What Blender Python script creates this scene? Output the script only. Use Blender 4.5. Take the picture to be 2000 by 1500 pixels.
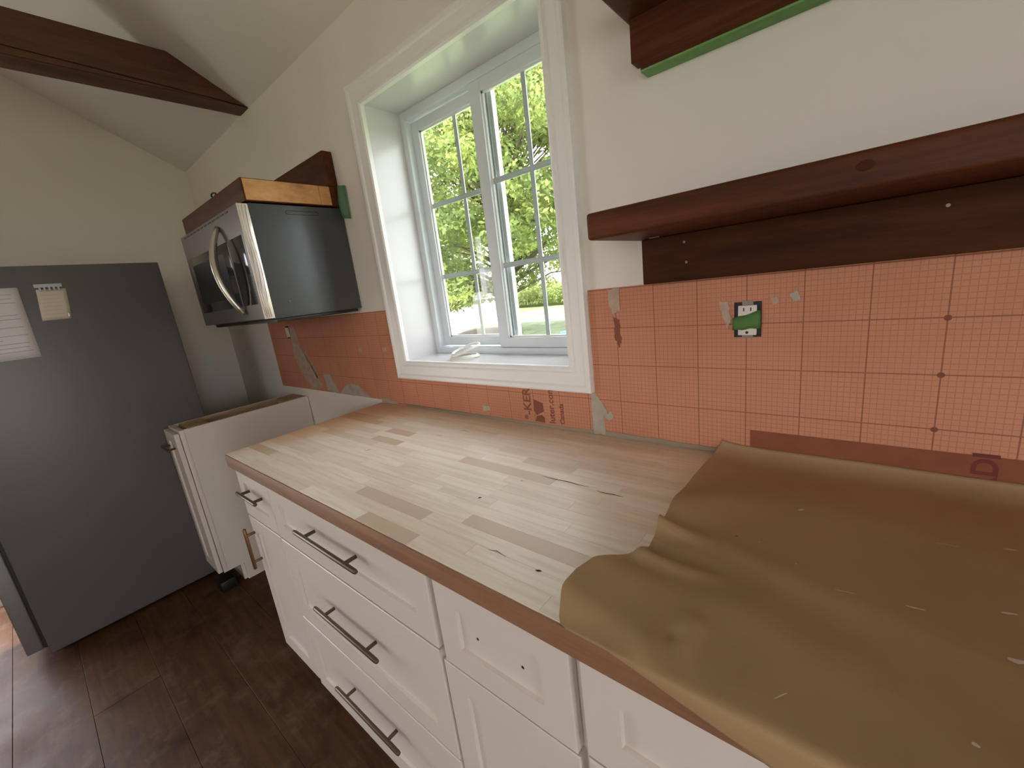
import bpy, bmesh, math, random
import numpy as np
from mathutils import Vector, Matrix
random.seed(7); np.random.seed(7)
sc = bpy.context.scene
for o in list(bpy.data.objects): bpy.data.objects.remove(o)
COL = sc.collection

# ---------------------------------------------------------------- camera
CX, CY, CZ = 1.4036, -1.0198, 1.3671
def cam_axes(a, b, c):
    f = Vector((-math.sin(a)*math.cos(b), math.cos(a)*math.cos(b), math.sin(b)))
    r = Vector((math.cos(a), math.sin(a), 0)); u = r.cross(f)
    return math.cos(c)*r+math.sin(c)*u, -math.sin(c)*r+math.cos(c)*u, f
R_, U_, F_ = cam_axes(0.7139, -0.2314, -0.1223)
cd = bpy.data.cameras.new('camera'); cam = bpy.data.objects.new('camera', cd); COL.objects.link(cam)
M = Matrix((R_, U_, -F_)).transposed().to_4x4(); M.translation = (CX, CY, CZ); cam.matrix_world = M
cd.sensor_width = 36; cd.lens = 36*808.0/2000; cd.clip_start = .02; cd.clip_end = 500
sc.camera = cam
# ---------------------------------------------------------------- view, world, lights
sc.view_settings.view_transform = 'Standard'; sc.view_settings.look = 'None'
sc.view_settings.gamma = 1; sc.view_settings.use_curve_mapping = False
sc.view_settings.exposure = 0.0
sc.cycles.max_bounces = 10; sc.cycles.diffuse_bounces = 6; sc.cycles.glossy_bounces = 4
sc.cycles.transparent_max_bounces = 24; sc.cycles.use_denoising = True
sc.cycles.sample_clamp_indirect = 6; sc.cycles.caustics_reflective = False; sc.cycles.caustics_refractive = False
w = bpy.data.worlds.new('world'); sc.world = w; w.use_nodes = True
bg = w.node_tree.nodes['Background']; bg.inputs[0].default_value = (.94, .92, 1, 1); bg.inputs[1].default_value = 7.5
sd = bpy.data.lights.new('sun', 'SUN'); sd.energy = 10.0; sd.angle = math.radians(.6); sd.color = (1, .91, .82)
so = bpy.data.objects.new('sun', sd); COL.objects.link(so)
so.rotation_euler = Vector((.30, .38, -.88)).to_track_quat('-Z', 'Y').to_euler()
def area(name, loc, aim, sx, sy, power, col, portal=False):
    d = bpy.data.lights.new(name, 'AREA'); d.shape = 'RECTANGLE'; d.size = sx; d.size_y = sy; d.energy = power; d.color = col
    o = bpy.data.objects.new(name, d); COL.objects.link(o); o.location = loc
    o.rotation_euler = (Vector(aim)-Vector(loc)).to_track_quat('-Z', 'Z').to_euler()
    if portal: d.cycles.is_portal = True
    return o
area('window_portal', (.37, .30, 1.59), (.37, -1, 1.59), .80, .96, 1, (1, 1, 1), True)
area('front_fill_light', (2.35, -4.28, 1.55), (2.35, 0, 1.55), 1.5, 1.2, 7.4, (1, .83, .71))  # unseen fill light added behind the camera to brighten the room
area('left_door_daylight', (-2.14, -2.02, 1.05), (2, -2.02, 1.05), 1.1, 1.9, 29, (1, .90, .92))

area('right_fill_light', (4.22, -1.8, .95), (0, -1.8, .95), .95, 1.7, 4.8, (.80, .86, 1))  # unseen light added for the cool glow on the fridge side

# ---------------------------------------------------------------- helpers
def finish(bm, name, mat, parent=None, smooth=False, loc=None):
    me = bpy.data.meshes.new(name); bm.normal_update(); bm.to_mesh(me); bm.free()
    if mat: me.materials.append(mat)
    if smooth:
        for p in me.polygons: p.use_smooth = True
    o = bpy.data.objects.new(name, me); COL.objects.link(o)
    if parent is not None: o.parent = parent
    if loc: o.location = loc
    return o
def tag(o, label=None, cat=None, group=None, kind=None):
    if label: o['label'] = label
    if cat: o['category'] = cat
    if group: o['group'] = group
    if kind: o['kind'] = kind
    return o
def empty(name, loc, label=None, cat=None, group=None, kind=None):
    o = bpy.data.objects.new(name, None); COL.objects.link(o); o.location = loc; o.empty_display_size = .05
    return tag(o, label, cat, group, kind)
def bx(bm, x0, x1, y0, y1, z0, z1, bev=0, seg=2):
    t = bmesh.new()
    bmesh.ops.create_cube(t, size=1)
    for v in t.verts:
        v.co = Vector((x0+(v.co.x+.5)*(x1-x0), y0+(v.co.y+.5)*(y1-y0), z0+(v.co.z+.5)*(z1-z0)))
    if bev: bmesh.ops.bevel(t, geom=t.edges[:], offset=bev, segments=seg, affect='EDGES', profile=.6)
    me = bpy.data.meshes.new('t'); t.to_mesh(me); t.free(); bm.from_mesh(me); bpy.data.meshes.remove(me)
def box(name, mat, x0, x1, y0, y1, z0, z1, parent=None, bev=0, seg=2):
    """box in world coordinates; object origin at its parent's origin (or at its own base)"""
    bm = bmesh.new()
    if parent is not None: ox, oy, oz = wpos(parent)
    else: ox, oy, oz = (x0+x1)/2, (y0+y1)/2, z0
    bx(bm, x0-ox, x1-ox, y0-oy, y1-oy, z0-oz, z1-oz, bev, seg)
    o = finish(bm, name, mat, parent, bev > 0 and seg > 1)
    if parent is None: o.location = (ox, oy, oz)
    if bev > 0 and seg > 1:
        sharp(o)
    return o
def sharp(o, ang=35):
    bm = bmesh.new(); bm.from_mesh(o.data)
    for e in bm.edges:
        if len(e.link_faces) == 2 and e.calc_face_angle(0) > math.radians(ang): e.smooth = False
    bm.to_mesh(o.data); bm.free()
def wpos(o):
    v = Vector(o.location)
    while o.parent: o = o.parent; v += Vector(o.location)
    return v
def tube(bm, pts, r, n=10, cap=True):
    pts = [Vector(p) for p in pts]; rings = []
    for i, p in enumerate(pts):
        t = (pts[min(i+1, len(pts)-1)]-pts[max(i-1, 0)]).normalized()
        a = t.cross(Vector((0, 0, 1)))
        if a.length < .05: a = t.cross(Vector((0, 1, 0)))
        a.normalize(); b = t.cross(a)
        rr = r[i] if isinstance(r, (list, tuple)) else r
        rings.append([bm.verts.new(p+rr*(math.cos(2*math.pi*k/n)*a+math.sin(2*math.pi*k/n)*b)) for k in range(n)])
    for A, B in zip(rings, rings[1:]):
        for k in range(n): bm.faces.new((A[k], A[(k+1) % n], B[(k+1) % n], B[k]))
    if cap: bm.faces.new(rings[0][::-1]); bm.faces.new(rings[-1])
def prism(bm, pts, y0, y1):
    """polygon in (x,z) extruded y0..y1 (y0 = room side)"""
    a = [bm.verts.new((p[0], y0, p[1])) for p in pts]; b = [bm.verts.new((p[0], y1, p[1])) for p in pts]
    n = len(pts)
    bm.faces.new(a); bm.faces.new(b[::-1])
    for i in range(n): bm.faces.new((a[i], b[i], b[(i+1) % n], a[(i+1) % n]))
    bmesh.ops.recalc_face_normals(bm, faces=bm.faces[:])
def raggy(pts, sub=5, amp=.003, seed=0):
    rnd = random.Random(seed); out = []
    for i, p in enumerate(pts):
        q = pts[(i+1) % len(pts)]
        for k in range(sub):
            t = k/sub
            out.append((p[0]+(q[0]-p[0])*t+rnd.uniform(-amp, amp), p[1]+(q[1]-p[1])*t+rnd.uniform(-amp, amp)))
    return out

# ---------------------------------------------------------------- materials
class NT:
    def __init__(s, name):
        s.m = bpy.data.materials.new(name); s.m.use_nodes = True; s.t = s.m.node_tree; s.b = s.t.nodes['Principled BSDF']
    def n(s, typ, **kw):
        nd = s.t.nodes.new(typ)
        for k, v in kw.items():
            if k.startswith('i_'):
                nd.inputs[int(k[2:]) if k[2:].isdigit() else k[2:].replace('_', ' ')].default_value = v
            else: setattr(nd, k, v)
        return nd
    def l(s, a, b): s.t.links.new(a, b)
    def ramp(s, fac, stops):
        r = s.n('ShaderNodeValToRGB'); e = r.color_ramp.elements
        while len(e) < len(stops): e.new(.5)
        for el, (p, c) in zip(e, stops): el.position = p; el.color = (*c, 1) if len(c) == 3 else c
        s.l(fac, r.inputs[0]); return r.outputs[0]
    def mix(s, fac, a, b, typ='MIX'):
        m = s.n('ShaderNodeMixRGB', blend_type=typ)
        for i, v in enumerate((fac, a, b)):
            if hasattr(v, 'is_linked'): s.l(v, m.inputs[i])
            else: m.inputs[i].default_value = v if i == 0 else (*v, 1)
        return m.outputs[0]
    def math(s, op, a, b=0):
        m = s.n('ShaderNodeMath', operation=op)
        for i, v in enumerate((a, b)):
            if hasattr(v, 'is_linked'): s.l(v, m.inputs[i])
            else: m.inputs[i].default_value = v
        return m.outputs[0]
    def pos(s, scale=(1, 1, 1), src='pos'):
        if src == 'pos': g = s.n('ShaderNodeNewGeometry').outputs['Position']
        else: g = s.n('ShaderNodeTexCoord').outputs['Object']
        mp = s.n('ShaderNodeMapping'); mp.inputs['Scale'].default_value = scale; s.l(g, mp.inputs[0]); return mp.outputs[0]
    def noise(s, vec, scale, detail=4, rough=.5):
        n = s.n('ShaderNodeTexNoise'); n.inputs['Scale'].default_value = scale; n.inputs['Detail'].default_value = detail
        n.inputs['Roughness'].default_value = rough; s.l(vec, n.inputs['Vector']); return n.outputs['Fac']
    def bump(s, h, st=.2, dist=.002):
        b = s.n('ShaderNodeBump'); b.inputs['Strength'].default_value = st; b.inputs['Distance'].default_value = dist
        s.l(h, b.inputs['Height']); s.l(b.outputs[0], s.b.inputs['Normal'])
    def col(s, c):
        if hasattr(c, 'is_linked'): s.l(c, s.b.inputs['Base Color'])
        else: s.b.inputs['Base Color'].default_value = (*c, 1)
    def rough(s, r): s.b.inputs['Roughness'].default_value = r
def plain(name, c, r=.5, metal=0, spec=.5, var=0, vs=8, bump=0, bs=60):
    t = NT(name); t.rough(r); t.b.inputs['Metallic'].default_value = metal; t.b.inputs['Specular IOR Level'].default_value = spec
    if var:
        n = t.noise(t.pos(), vs, 5, .6)
        t.col(t.ramp(n, [(.3, tuple(x*(1-var) for x in c)), (.7, tuple(min(1, x*(1+var)) for x in c))]))
    else: t.col(c)
    if bump: t.bump(t.noise(t.pos(), bs, 3), bump, .001)
    return t.m
def wood(name, dark, mid, light, scale=(1.2, 14, 14), r=.5, bump=.25, spec=.5):
    t = NT(name); t.rough(r); t.b.inputs['Specular IOR Level'].default_value = spec
    v = t.pos(scale)
    n1 = t.noise(v, 2.2, 8, .62); n2 = t.noise(t.pos(tuple(x*3.5 for x in scale)), 3, 6, .6); n3 = t.noise(t.pos((1, 1, 1)), 5, 3)
    f = t.math('ADD', t.math('MULTIPLY', n1, .6), t.math('MULTIPLY', n2, .25)); f = t.math('ADD', f, t.math('MULTIPLY', n3, .15))
    c = t.ramp(f, [(.34, dark), (.5, mid), (.66, light)])
    t.col(c); t.bump(n2, bump, .0015)
    return t.m
MT = {}
MT['wall'] = plain('wall_paint', (.80, .745, .68), .62, var=.02, vs=3, bump=.06, bs=140)
MT['ceil'] = plain('ceiling_paint', (.78, .73, .69), .8, var=.02, vs=2)
MT['white'] = plain('trim_paint', (.86, .85, .83), .32, bump=.02, bs=50)
MT['sillw'] = plain('window_board_gloss', (.66, .645, .65), .22)
MT['vinyl'] = plain('window_vinyl', (.72, .77, .80), .35)
MT['cab'] = plain('cabinet_paint', (.68, .62, .555), .38, var=.012, vs=5)
MT['cabin'] = plain('cabinet_inside', (.75, .72, .66), .6)
MT['ply'] = wood('raw_plywood', (.30, .20, .10), (.42, .29, .16), (.52, .38, .22), (3, 3, 20), .7)
MT['beam'] = wood('stained_beam', (.055, .016, .009), (.105, .032, .016), (.15, .05, .024), (12, 1.2, 12), .55)
MT['shelf'] = wood('stained_shelf', (.040, .011, .004), (.085, .023, .007), (.13, .040, .014), (1.2, 14, 14), .5, spec=.2)
MT['ledger'] = wood('stained_ledger', (.030, .009, .003), (.060, .017, .005), (.095, .030, .010), (1.5, 14, 10), .6, spec=.12)
MT['endgrain'] = wood('raw_end_grain', (.38, .17, .05), (.62, .31, .11), (.74, .42, .18), (14, 3, 6), .55)
MT['edge'] = wood('counter_edge', (.20, .095, .05), (.27, .135, .075), (.33, .175, .10), (1.2, 14, 14), .5)
MT['brass'] = plain('handle_brass', (.13, .102, .066), .42, metal=.75)
MT['brassv'] = plain('handle_bronze', (.24, .13, .06), .35, metal=.75)
MT['fridge'] = plain('fridge_side', (.105, .095, .097), .33, spec=.55, var=.04, vs=2, bump=.12, bs=400)
MT['fridgedoor'] = plain('fridge_door', (.25, .24, .24), .35, metal=.6)
MT['black'] = plain('black_plastic', (.012, .012, .012), .4)
MT['glassblk'] = plain('black_glass', (.012, .014, .017), .08)
MT['mwside'] = plain('microwave_side', (.088, .090, .094), .30, metal=.45, bump=.05, bs=200)
MT['steel'] = plain('brushed_steel', (.20, .18, .165), .38, metal=.7)
MT['film'] = plain('protective_film', (.80, .72, .66), .22, metal=.5, bump=.5, bs=30)
MT['steelh'] = plain('handle_steel', (.60, .57, .49), .25, metal=.85)
MT['tape'] = plain('green_tape', (.17, .37, .11), .6, var=.1, vs=40)
MT['tapeg'] = plain('grey_green_tape', (.26, .47, .30), .6, var=.05, vs=40)
MT['thin'] = plain('thinset', (.43, .39, .31), .85, var=.12, vs=25, bump=.5, bs=80)
MT['thin2'] = plain('thinset_thin', (.46, .33, .25), .85, var=.15, vs=30, bump=.3, bs=80)
MT['ink'] = plain('membrane_ink', (.23, .075, .045), .8)
MT['inkd'] = plain('membrane_ink_dark', (.16, .03, .025), .8)
MT['outlet'] = plain('outlet_plastic', (.72, .68, .60), .35)
MT['paperw'] = plain('white_paper', (.78, .74, .78), .7, var=.02, vs=10)
MT['papert'] = plain('tan_paper', (.70, .60, .50), .7, var=.03, vs=20)
MT['inkg'] = plain('faint_print', (.50, .48, .52), .8)
MT['chrome'] = plain('clip_metal', (.35, .36, .36), .3, metal=.8)
MT['cord'] = plain('white_cord', (.86, .84, .78), .45)
MT['gap'] = plain('seam_gap', (.02, .012, .008), .9)
MT['caulk'] = plain('grey_caulk', (.33, .27, .19), .6)
MT['spack'] = plain('plaster_smudge', (.62, .53, .45), .8)
MT['dark'] = plain('dark_speck', (.02, .013, .008), .9)
MT['mint'] = plain('mint_plastic', (.25, .85, .55), .5)
MT['screw'] = plain('screw_metal', (.30, .26, .22), .5, metal=.6)
def mat_membrane():
    t = NT('orange_membrane'); t.rough(.72)
    p = t.n('ShaderNodeSeparateXYZ'); t.l(t.pos(), p.inputs[0])
    def lines(period, wdt, off):
        res = None
        for ax, o in ((0, off[0]), (2, off[1])):
            a = t.math('DIVIDE', t.math('SUBTRACT', p.outputs[ax], o), period)
            f = t.math('ABSOLUTE', t.math('SUBTRACT', t.math('FRACT', t.math('ADD', a, .5)), .5))
            g = t.math('LESS_THAN', f, wdt/period)
            res = g if res is None else t.math('MAXIMUM', res, g)
        return res
    mn = lines(.01015, .0007, (1.519, 1.125)); mj = lines(.1015, .0012, (1.519, 1.125))
    big = t.noise(t.pos(), 3.5, 5, .6); fib = t.noise(t.pos((1, 1, 3)), 90, 3)
    base = t.ramp(big, [(.3, (.52, .215, .12)), (.55, (.61, .265, .155)), (.75, (.64, .295, .18))])
    base = t.mix(t.math('MULTIPLY', fib, .25), base, (.48, .17, .09))
    br = t.noise(t.pos(), 14, 4, .7)
    c = t.mix(t.math('MULTIPLY', mn, t.math('MULTIPLY', br, .62)), base, (.22, .06, .03))
    c = t.mix(t.math('MULTIPLY', mj, .6), c, (.19, .05, .025))
    t.col(c); t.bump(fib, .25, .0006); return t.m
MT['memb'] = mat_membrane()
MT['band'] = plain('membrane_brown', (.25, .075, .032), .75, var=.12, vs=12)  # darker brown for the strip low on the right sheet
def mat_stave():
    t = NT('butcher_block'); t.rough(.36)
    oi = t.n('ShaderNodeObjectInfo').outputs['Random']
    wp = t.n('ShaderNodeNewGeometry').outputs['Position']
    sep = t.n('ShaderNodeSeparateXYZ'); t.l(wp, sep.inputs[0])
    off = t.n('ShaderNodeCombineXYZ'); t.l(t.math('MULTIPLY', oi, 37), off.inputs[0]); t.l(t.math('MULTIPLY', oi, 91), off.inputs[1])
    add = t.n('ShaderNodeVectorMath', operation='ADD'); t.l(wp, add.inputs[0]); t.l(off.outputs[0], add.inputs[1])
    mp = t.n('ShaderNodeMapping'); mp.inputs['Scale'].default_value = (2.2, 34, 34); t.l(add.outputs[0], mp.inputs[0])
    g = t.noise(mp.outputs[0], 2.2, 7, .62); big = t.noise(t.pos(), 4.5, 4, .6)
    base = t.ramp(oi, [(0, (.66, .52, .38)), (.06, (.60, .45, .33)), (.10, (.80, .68, .54)), (.5, (.86, .755, .62)), (.88, (.89, .80, .68)), (.95, (.77, .66, .52)), (1, (.66, .50, .36))])
    c = t.mix(t.ramp(g, [(.40, (1, 1, 1)), (.54, (0, 0, 0))]), base, (.66, .52, .38), 'MIX')
    c = t.mix(.38, base, c)
    # remaining oil finish at the far left end and along the back edge (own colour of the wood there)
    lx = t.math('MULTIPLY', t.math('ADD', sep.outputs[0], t.math('MULTIPLY', sep.outputs[1], -.42)), 1)
    le = t.ramp(t.math('ADD', t.math('MULTIPLY', lx, 1.3), t.math('MULTIPLY', big, .5)), [(.10, (1, 1, 1)), (.42, (0, 0, 0))])
    c = t.mix(t.math('MULTIPLY', le, .72), c, t.mix(oi, (.66, .33, .14), (.80, .47, .24)))
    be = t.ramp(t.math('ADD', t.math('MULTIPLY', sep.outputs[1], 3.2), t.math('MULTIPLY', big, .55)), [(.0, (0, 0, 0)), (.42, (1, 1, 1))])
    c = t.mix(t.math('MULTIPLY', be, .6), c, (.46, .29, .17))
    re = t.ramp(t.math('ADD', sep.outputs[0], t.math('MULTIPLY', big, .35)), [(.95, (0, 0, 0)), (1.0, (.4, .4, .4))])
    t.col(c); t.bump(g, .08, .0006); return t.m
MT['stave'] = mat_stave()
def mat_kraft():
    t = NT('kraft_paper'); t.rough(.6); t.b.inputs['Specular IOR Level'].default_value = .35
    big = t.noise(t.pos(), 4, 5, .6); fine = t.noise(t.pos(), 160, 2)
    c = t.ramp(big, [(.3, (.33, .212, .107)), (.7, (.40, .262, .135))])
    t.col(t.mix(t.math('MULTIPLY', fine, .15), c, (.27, .17, .085)))
    t.bump(t.noise(t.pos(), 9, 4, .5), .35, .004); return t.m
MT['kraft'] = mat_kraft()
def mat_floor():
    t = NT('floor_boards'); t.rough(.38); t.b.inputs['Specular IOR Level'].default_value = .18
    oi = t.n('ShaderNodeObjectInfo').outputs['Random']
    base = t.ramp(oi, [(0, (.070, .031, .012)), (.4, (.090, .042, .017)), (.75, (.105, .051, .021)), (1, (.074, .032, .012))])
    g = t.noise(t.pos((1.3, 12, 12)), 3, 7, .6); b = t.noise(t.pos(), 4.2, 4, .6); d = t.noise(t.pos(), 9, 5, .65)
    c = t.mix(t.ramp(g, [(.35, (.7, .7, .7)), (.6, (0, 0, 0))]), base, (.040, .018, .009))
    c = t.mix(t.ramp(b, [(.30, (.75, .75, .75)), (.46, (0, 0, 0))]), c, (.025, .010, .006))
    c = t.mix(t.ramp(d, [(.52, (0, 0, 0)), (.75, (.45, .45, .45))]), c, (.17, .12, .085))
    t.col(c); t.bump(g, .12, .001)
    r = t.ramp(b, [(.3, (.4, .4, .4)), (.7, (.6, .6, .6))]); t.l(r, t.b.inputs['Roughness'])
    return t.m
MT['plank'] = mat_floor()
def mat_glass():
    t = NT('window_glass'); tr = t.n('ShaderNodeBsdfTransparent'); tr.inputs[0].default_value = (.93, .96, .95, 1)
    gl = t.n('ShaderNodeBsdfGlossy'); gl.inputs['Roughness'].default_value = .02
    fc_ = t.n('ShaderNodeLayerWeight'); fc_.inputs[0].default_value = .5; fr = t.n('ShaderNodeMath', operation='MULTIPLY_ADD'); t.l(t.math('POWER', fc_.outputs['Facing'], 5), fr.inputs[0]); fr.inputs[1].default_value = .8; fr.inputs[2].default_value = .03
    mx = t.n('ShaderNodeMixShader'); t.l(fr.outputs[0], mx.inputs[0]); t.l(tr.outputs[0], mx.inputs[1]); t.l(gl.outputs[0], mx.inputs[2])
    t.l(mx.outputs[0], t.t.nodes['Material Output'].inputs[0]); t.t.nodes.remove(t.b); return t.m
MT['glass'] = mat_glass()
def mat_leaf(name, a, b, c3, scale=1.2):
    t = NT(name); n = t.noise(t.pos(), scale, 3); n2 = t.noise(t.pos(), 9, 2)
    c = t.ramp(t.math('ADD', t.math('MULTIPLY', n, .6), t.math('MULTIPLY', n2, .4)), [(.36, a), (.5, b), (.62, c3)])
    d = t.n('ShaderNodeBsdfDiffuse'); tl = t.n('ShaderNodeBsdfTranslucent'); mx = t.n('ShaderNodeMixShader'); mx.inputs[0].default_value = .45
    t.l(c, d.inputs[0]); t.l(t.mix(.4, c, (.75, .80, .25)), tl.inputs[0]); t.l(d.outputs[0], mx.inputs[1]); t.l(tl.outputs[0], mx.inputs[2])
    t.l(mx.outputs[0], t.t.nodes['Material Output'].inputs[0]); t.t.nodes.remove(t.b); return t.m
MT['leaf'] = mat_leaf('tree_leaf', (.10, .14, .06), (.19, .25, .10), (.42, .47, .15))
MT['corn'] = mat_leaf('corn_leaf', (.25, .32, .14), (.36, .42, .20), (.52, .56, .32), .8)
MT['bark'] = plain('bark', (.16, .13, .10), .9, var=.3, vs=10, bump=.6, bs=30)
MT['lawn'] = plain('lawn_grass', (.20, .25, .13), .95, var=.35, vs=2.5, bump=.5, bs=20)
MT['verge'] = plain('dry_verge', (.25, .28, .10), .95, var=.25, vs=2)
MT['gravel'] = plain('pale_gravel', (.72, .69, .62), .95, var=.08, vs=6)
MT['soil'] = plain('leaf_litter', (.13, .085, .06), .95, var=.5, vs=5)
MT['siding'] = plain('white_siding', (.85, .85, .84), .6)
MT['roof'] = plain('grey_roof', (.22, .22, .23), .8, var=.1)

# ================================================================ SETTING
XL, XR, YF, ZC = -2.122, 4.2, -4.3, 2.362
SL = .557
WL, WR, WB, WT = -.0225, .7605, 1.1193, 2.0634
DW = .151; WTH = .25
T = .016
def wall_with_hole(name, x0, x1, z0, z1, hx0, hx1, hz0, hz1, y0, y1, mat):
    bm = bmesh.new()
    bx(bm, x0, hx0, y0, y1, z0, z1); bx(bm, hx1, x1, y0, y1, z0, z1)
    bx(bm, hx0, hx1, y0, y1, z0, hz0); bx(bm, hx0, hx1, y0, y1, hz1, z1)
    bmesh.ops.remove_doubles(bm, verts=bm.verts, dist=1e-5)
    return tag(finish(bm, name, mat), 'cream painted drywall wall', kind='structure')
wb = wall_with_hole('wall_back', XL-.15, XR+.15, -.62, ZC+.02, WL-T, WR+T, WB-T, WT+T, 0, WTH, MT['wall'])
wb['label'] = 'cream painted wall around the kitchen window'
# gable left wall with a door opening, other walls
bm = bmesh.new()
def gable(x0, x1, hole=None):
    yr = -2.2; zr = ZC+SL*2.2
    def col(ya, yb, zb):
        za1 = ZC+SL*min(-ya, 4.4+ya) if ya > -4.4 else ZC; zb1 = ZC+SL*min(-yb, 4.4+yb)
        vs = [(x0, ya, zb), (x0, yb, zb), (x0, yb, zb1), (x0, ya, za1)]
        A = [bm.verts.new(v) for v in vs]; B = [bm.verts.new((x1, v[1], v[2])) for v in vs]
        bm.faces.new(A); bm.faces.new(B[::-1])
        for i in range(4): bm.faces.new((A[i], B[i], B[(i+1) % 4], A[(i+1) % 4]))
    if hole:
        col(hole[1], 0, -.02); col(hole[0], hole[1], hole[2]) if hole[1] <= yr or hole[0] >= yr else (col(yr, hole[1], hole[2]), col(hole[0], yr, hole[2])); col(YF, hole[0], -.02)
    else: col(yr, 0, -.02); col(YF, yr, -.02)
    bmesh.ops.recalc_face_normals(bm, faces=bm.faces[:])
gable(XL-.15, XL, (-2.61, -1.43, 2.05))
tag(finish(bm, 'wall_left', MT['wall']), 'plain cream end wall behind the refrigerator', kind='structure')
bm = bmesh.new(); gable(XR, XR+.15, (-2.35, -1.25, 2.05))
tag(finish(bm, 'wall_right', MT['wall']), 'plain cream end wall', kind='structure')
wf = wall_with_hole('wall_front', XL-.15, XR+.15, -.02, ZC+.1, 1.6, 3.1, .95, 2.15, YF-.15, YF, MT['wall'])
# vaulted ceiling, two slopes
bm = bmesh.new()
for ya, za, yb, zb in ((.40, ZC-SL*.40, -2.2, ZC+SL*2.2), (-2.2, ZC+SL*2.2, -4.5, ZC-SL*.1)):
    A = [bm.verts.new(v) for v in ((XL-.3, ya, za), (XR+.3, ya, za), (XR+.3, yb, zb), (XL-.3, yb, zb))]
    B = [bm.verts.new((v.co.x, v.co.y, v.co.z+.12)) for v in A]
    bm.faces.new(A); bm.faces.new(B[::-1])
    for i in range(4): bm.faces.new((A[i], B[i], B[(i+1) % 4], A[(i+1) % 4]))
bmesh.ops.recalc_face_normals(bm, faces=bm.faces[:])
tag(finish(bm, 'ceiling', MT['ceil']), 'sloping painted ceiling', kind='structure')
# door and front window frames (outside the view; right door and window added for light)
d1 = empty('door_1', (XL, -2.02, 0), 'glazed door in the end wall', kind='structure')
for a in ((-2.61, -2.56, 0, 2.05), (-1.48, -1.43, 0, 2.05), (-2.56, -1.48, 1.99, 2.05), (-2.56, -1.48, 0, .10)):
    box('door_frame', MT['white'], XL-.12, XL-.05, a[0], a[1], a[2], a[3], d1)
d2 = empty('door_added', (XR, -1.8, 0), 'added unseen glazed door in the far right wall', kind='structure')
for a in ((-2.35, -2.30, 0, 2.05), (-1.30, -1.25, 0, 2.05), (-2.30, -1.30, 1.99, 2.05), (-2.30, -1.30, 0, .10)):
    box('door_frame', MT['white'], XR+.05, XR+.12, a[0], a[1], a[2], a[3], d2)
w2 = empty('window_added', (2.35, YF, .95), 'added unseen window in the wall behind the camera', kind='structure')
for a in ((1.6, 1.65, .95, 2.15), (3.05, 3.1, .95, 2.15), (1.65, 3.05, .95, 1.0), (1.65, 3.05, 2.1, 2.15), (2.33, 2.37, 1.0, 2.1)):
    box('window_frame', MT['white'], a[0], a[1], YF-.1, YF-.04, a[2], a[3], w2)

# floor with individual boards running along the wall
fl = box('floor', MT['gap'], XL-.1, XR+.1, YF-.1, .02, -.05, -.012); tag(fl, 'dark brown plank floor', kind='structure')
rowy = -.782+.2*4; k = 0
pm = {}
rnd = random.Random(3)
while rowy > YF:
    y1 = min(rowy, 0.0); y0 = max(rowy-.1955, YF)
    if y1-y0 > .02:
        x = XL
        joints = [-.60] if abs(rowy-(-.582)) < .01 else []
        first = True
        while x < XR-.01:
            L = rnd.uniform(1.1, 2.0)
            if joints and x < joints[0]: L = joints[0]-x if joints[0]-x < 2.0 else (joints[0]-x)/2
            x1 = min(x+L, XR)
            key = (round(x1-x, 3), round(y1-y0, 3))
            if key in pm: me = pm[key]
            else:
                b = bmesh.new(); bx(b, 0, x1-x-.0012, 0, y1-y0+.0035, -.014, 0, .0008, 1); me = bpy.data.meshes.new('plank'); b.to_mesh(me); b.free(); me.materials.append(MT['plank']); pm[key] = me
            o = bpy.data.objects.new('plank', me); COL.objects.link(o); o.parent = fl
            o.location = Vector((x, y0, rnd.uniform(-.0006, 0)))-fl.location
            x = x1
    rowy -= .2

# ---------------------------------------------------------------- window_1
win = empty('window_1', (WL, 0, WB), 'white sliding window with grids looking out on trees', kind='structure')
def wbox(name, mat, x0, x1, y0, y1, z0, z1, parent=win, bev=0):
    return box(name, mat, x0, x1, y0, y1, z0, z1, parent, bev)
yj = .0
wbox('side_liner', MT['sillw'], WL-T, WL, yj, DW+.05, WB-T, WT+T); wbox('side_liner', MT['sillw'], WR, WR+T, yj, DW+.05, WB-T, WT+T)
wbox('top_liner', MT['sillw'], WL, WR, yj, DW+.05, WT, WT+T)
wbox('window_board', MT['sillw'], WL, WR, yj, DW+.05, WB-T, WB)
fw = .030
FX0, FX1, FZ0, FZ1 = WL, WR, WB, WT
fr = wbox('frame_side', MT['vinyl'], FX0, FX0+fw, DW, DW+.075, FZ0, FZ1, bev=.002)
wbox('frame_side', MT['vinyl'], FX1-fw, FX1, DW, DW+.075, FZ0, FZ1, bev=.002)
wbox('frame_head', MT['vinyl'], FX0+fw, FX1-fw, DW, DW+.075, FZ1-fw, FZ1, bev=.002)
wbox('frame_sill', MT['vinyl'], FX0+fw, FX1-fw, DW, DW+.075, FZ0, FZ0+fw-.006, bev=.002)
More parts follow.
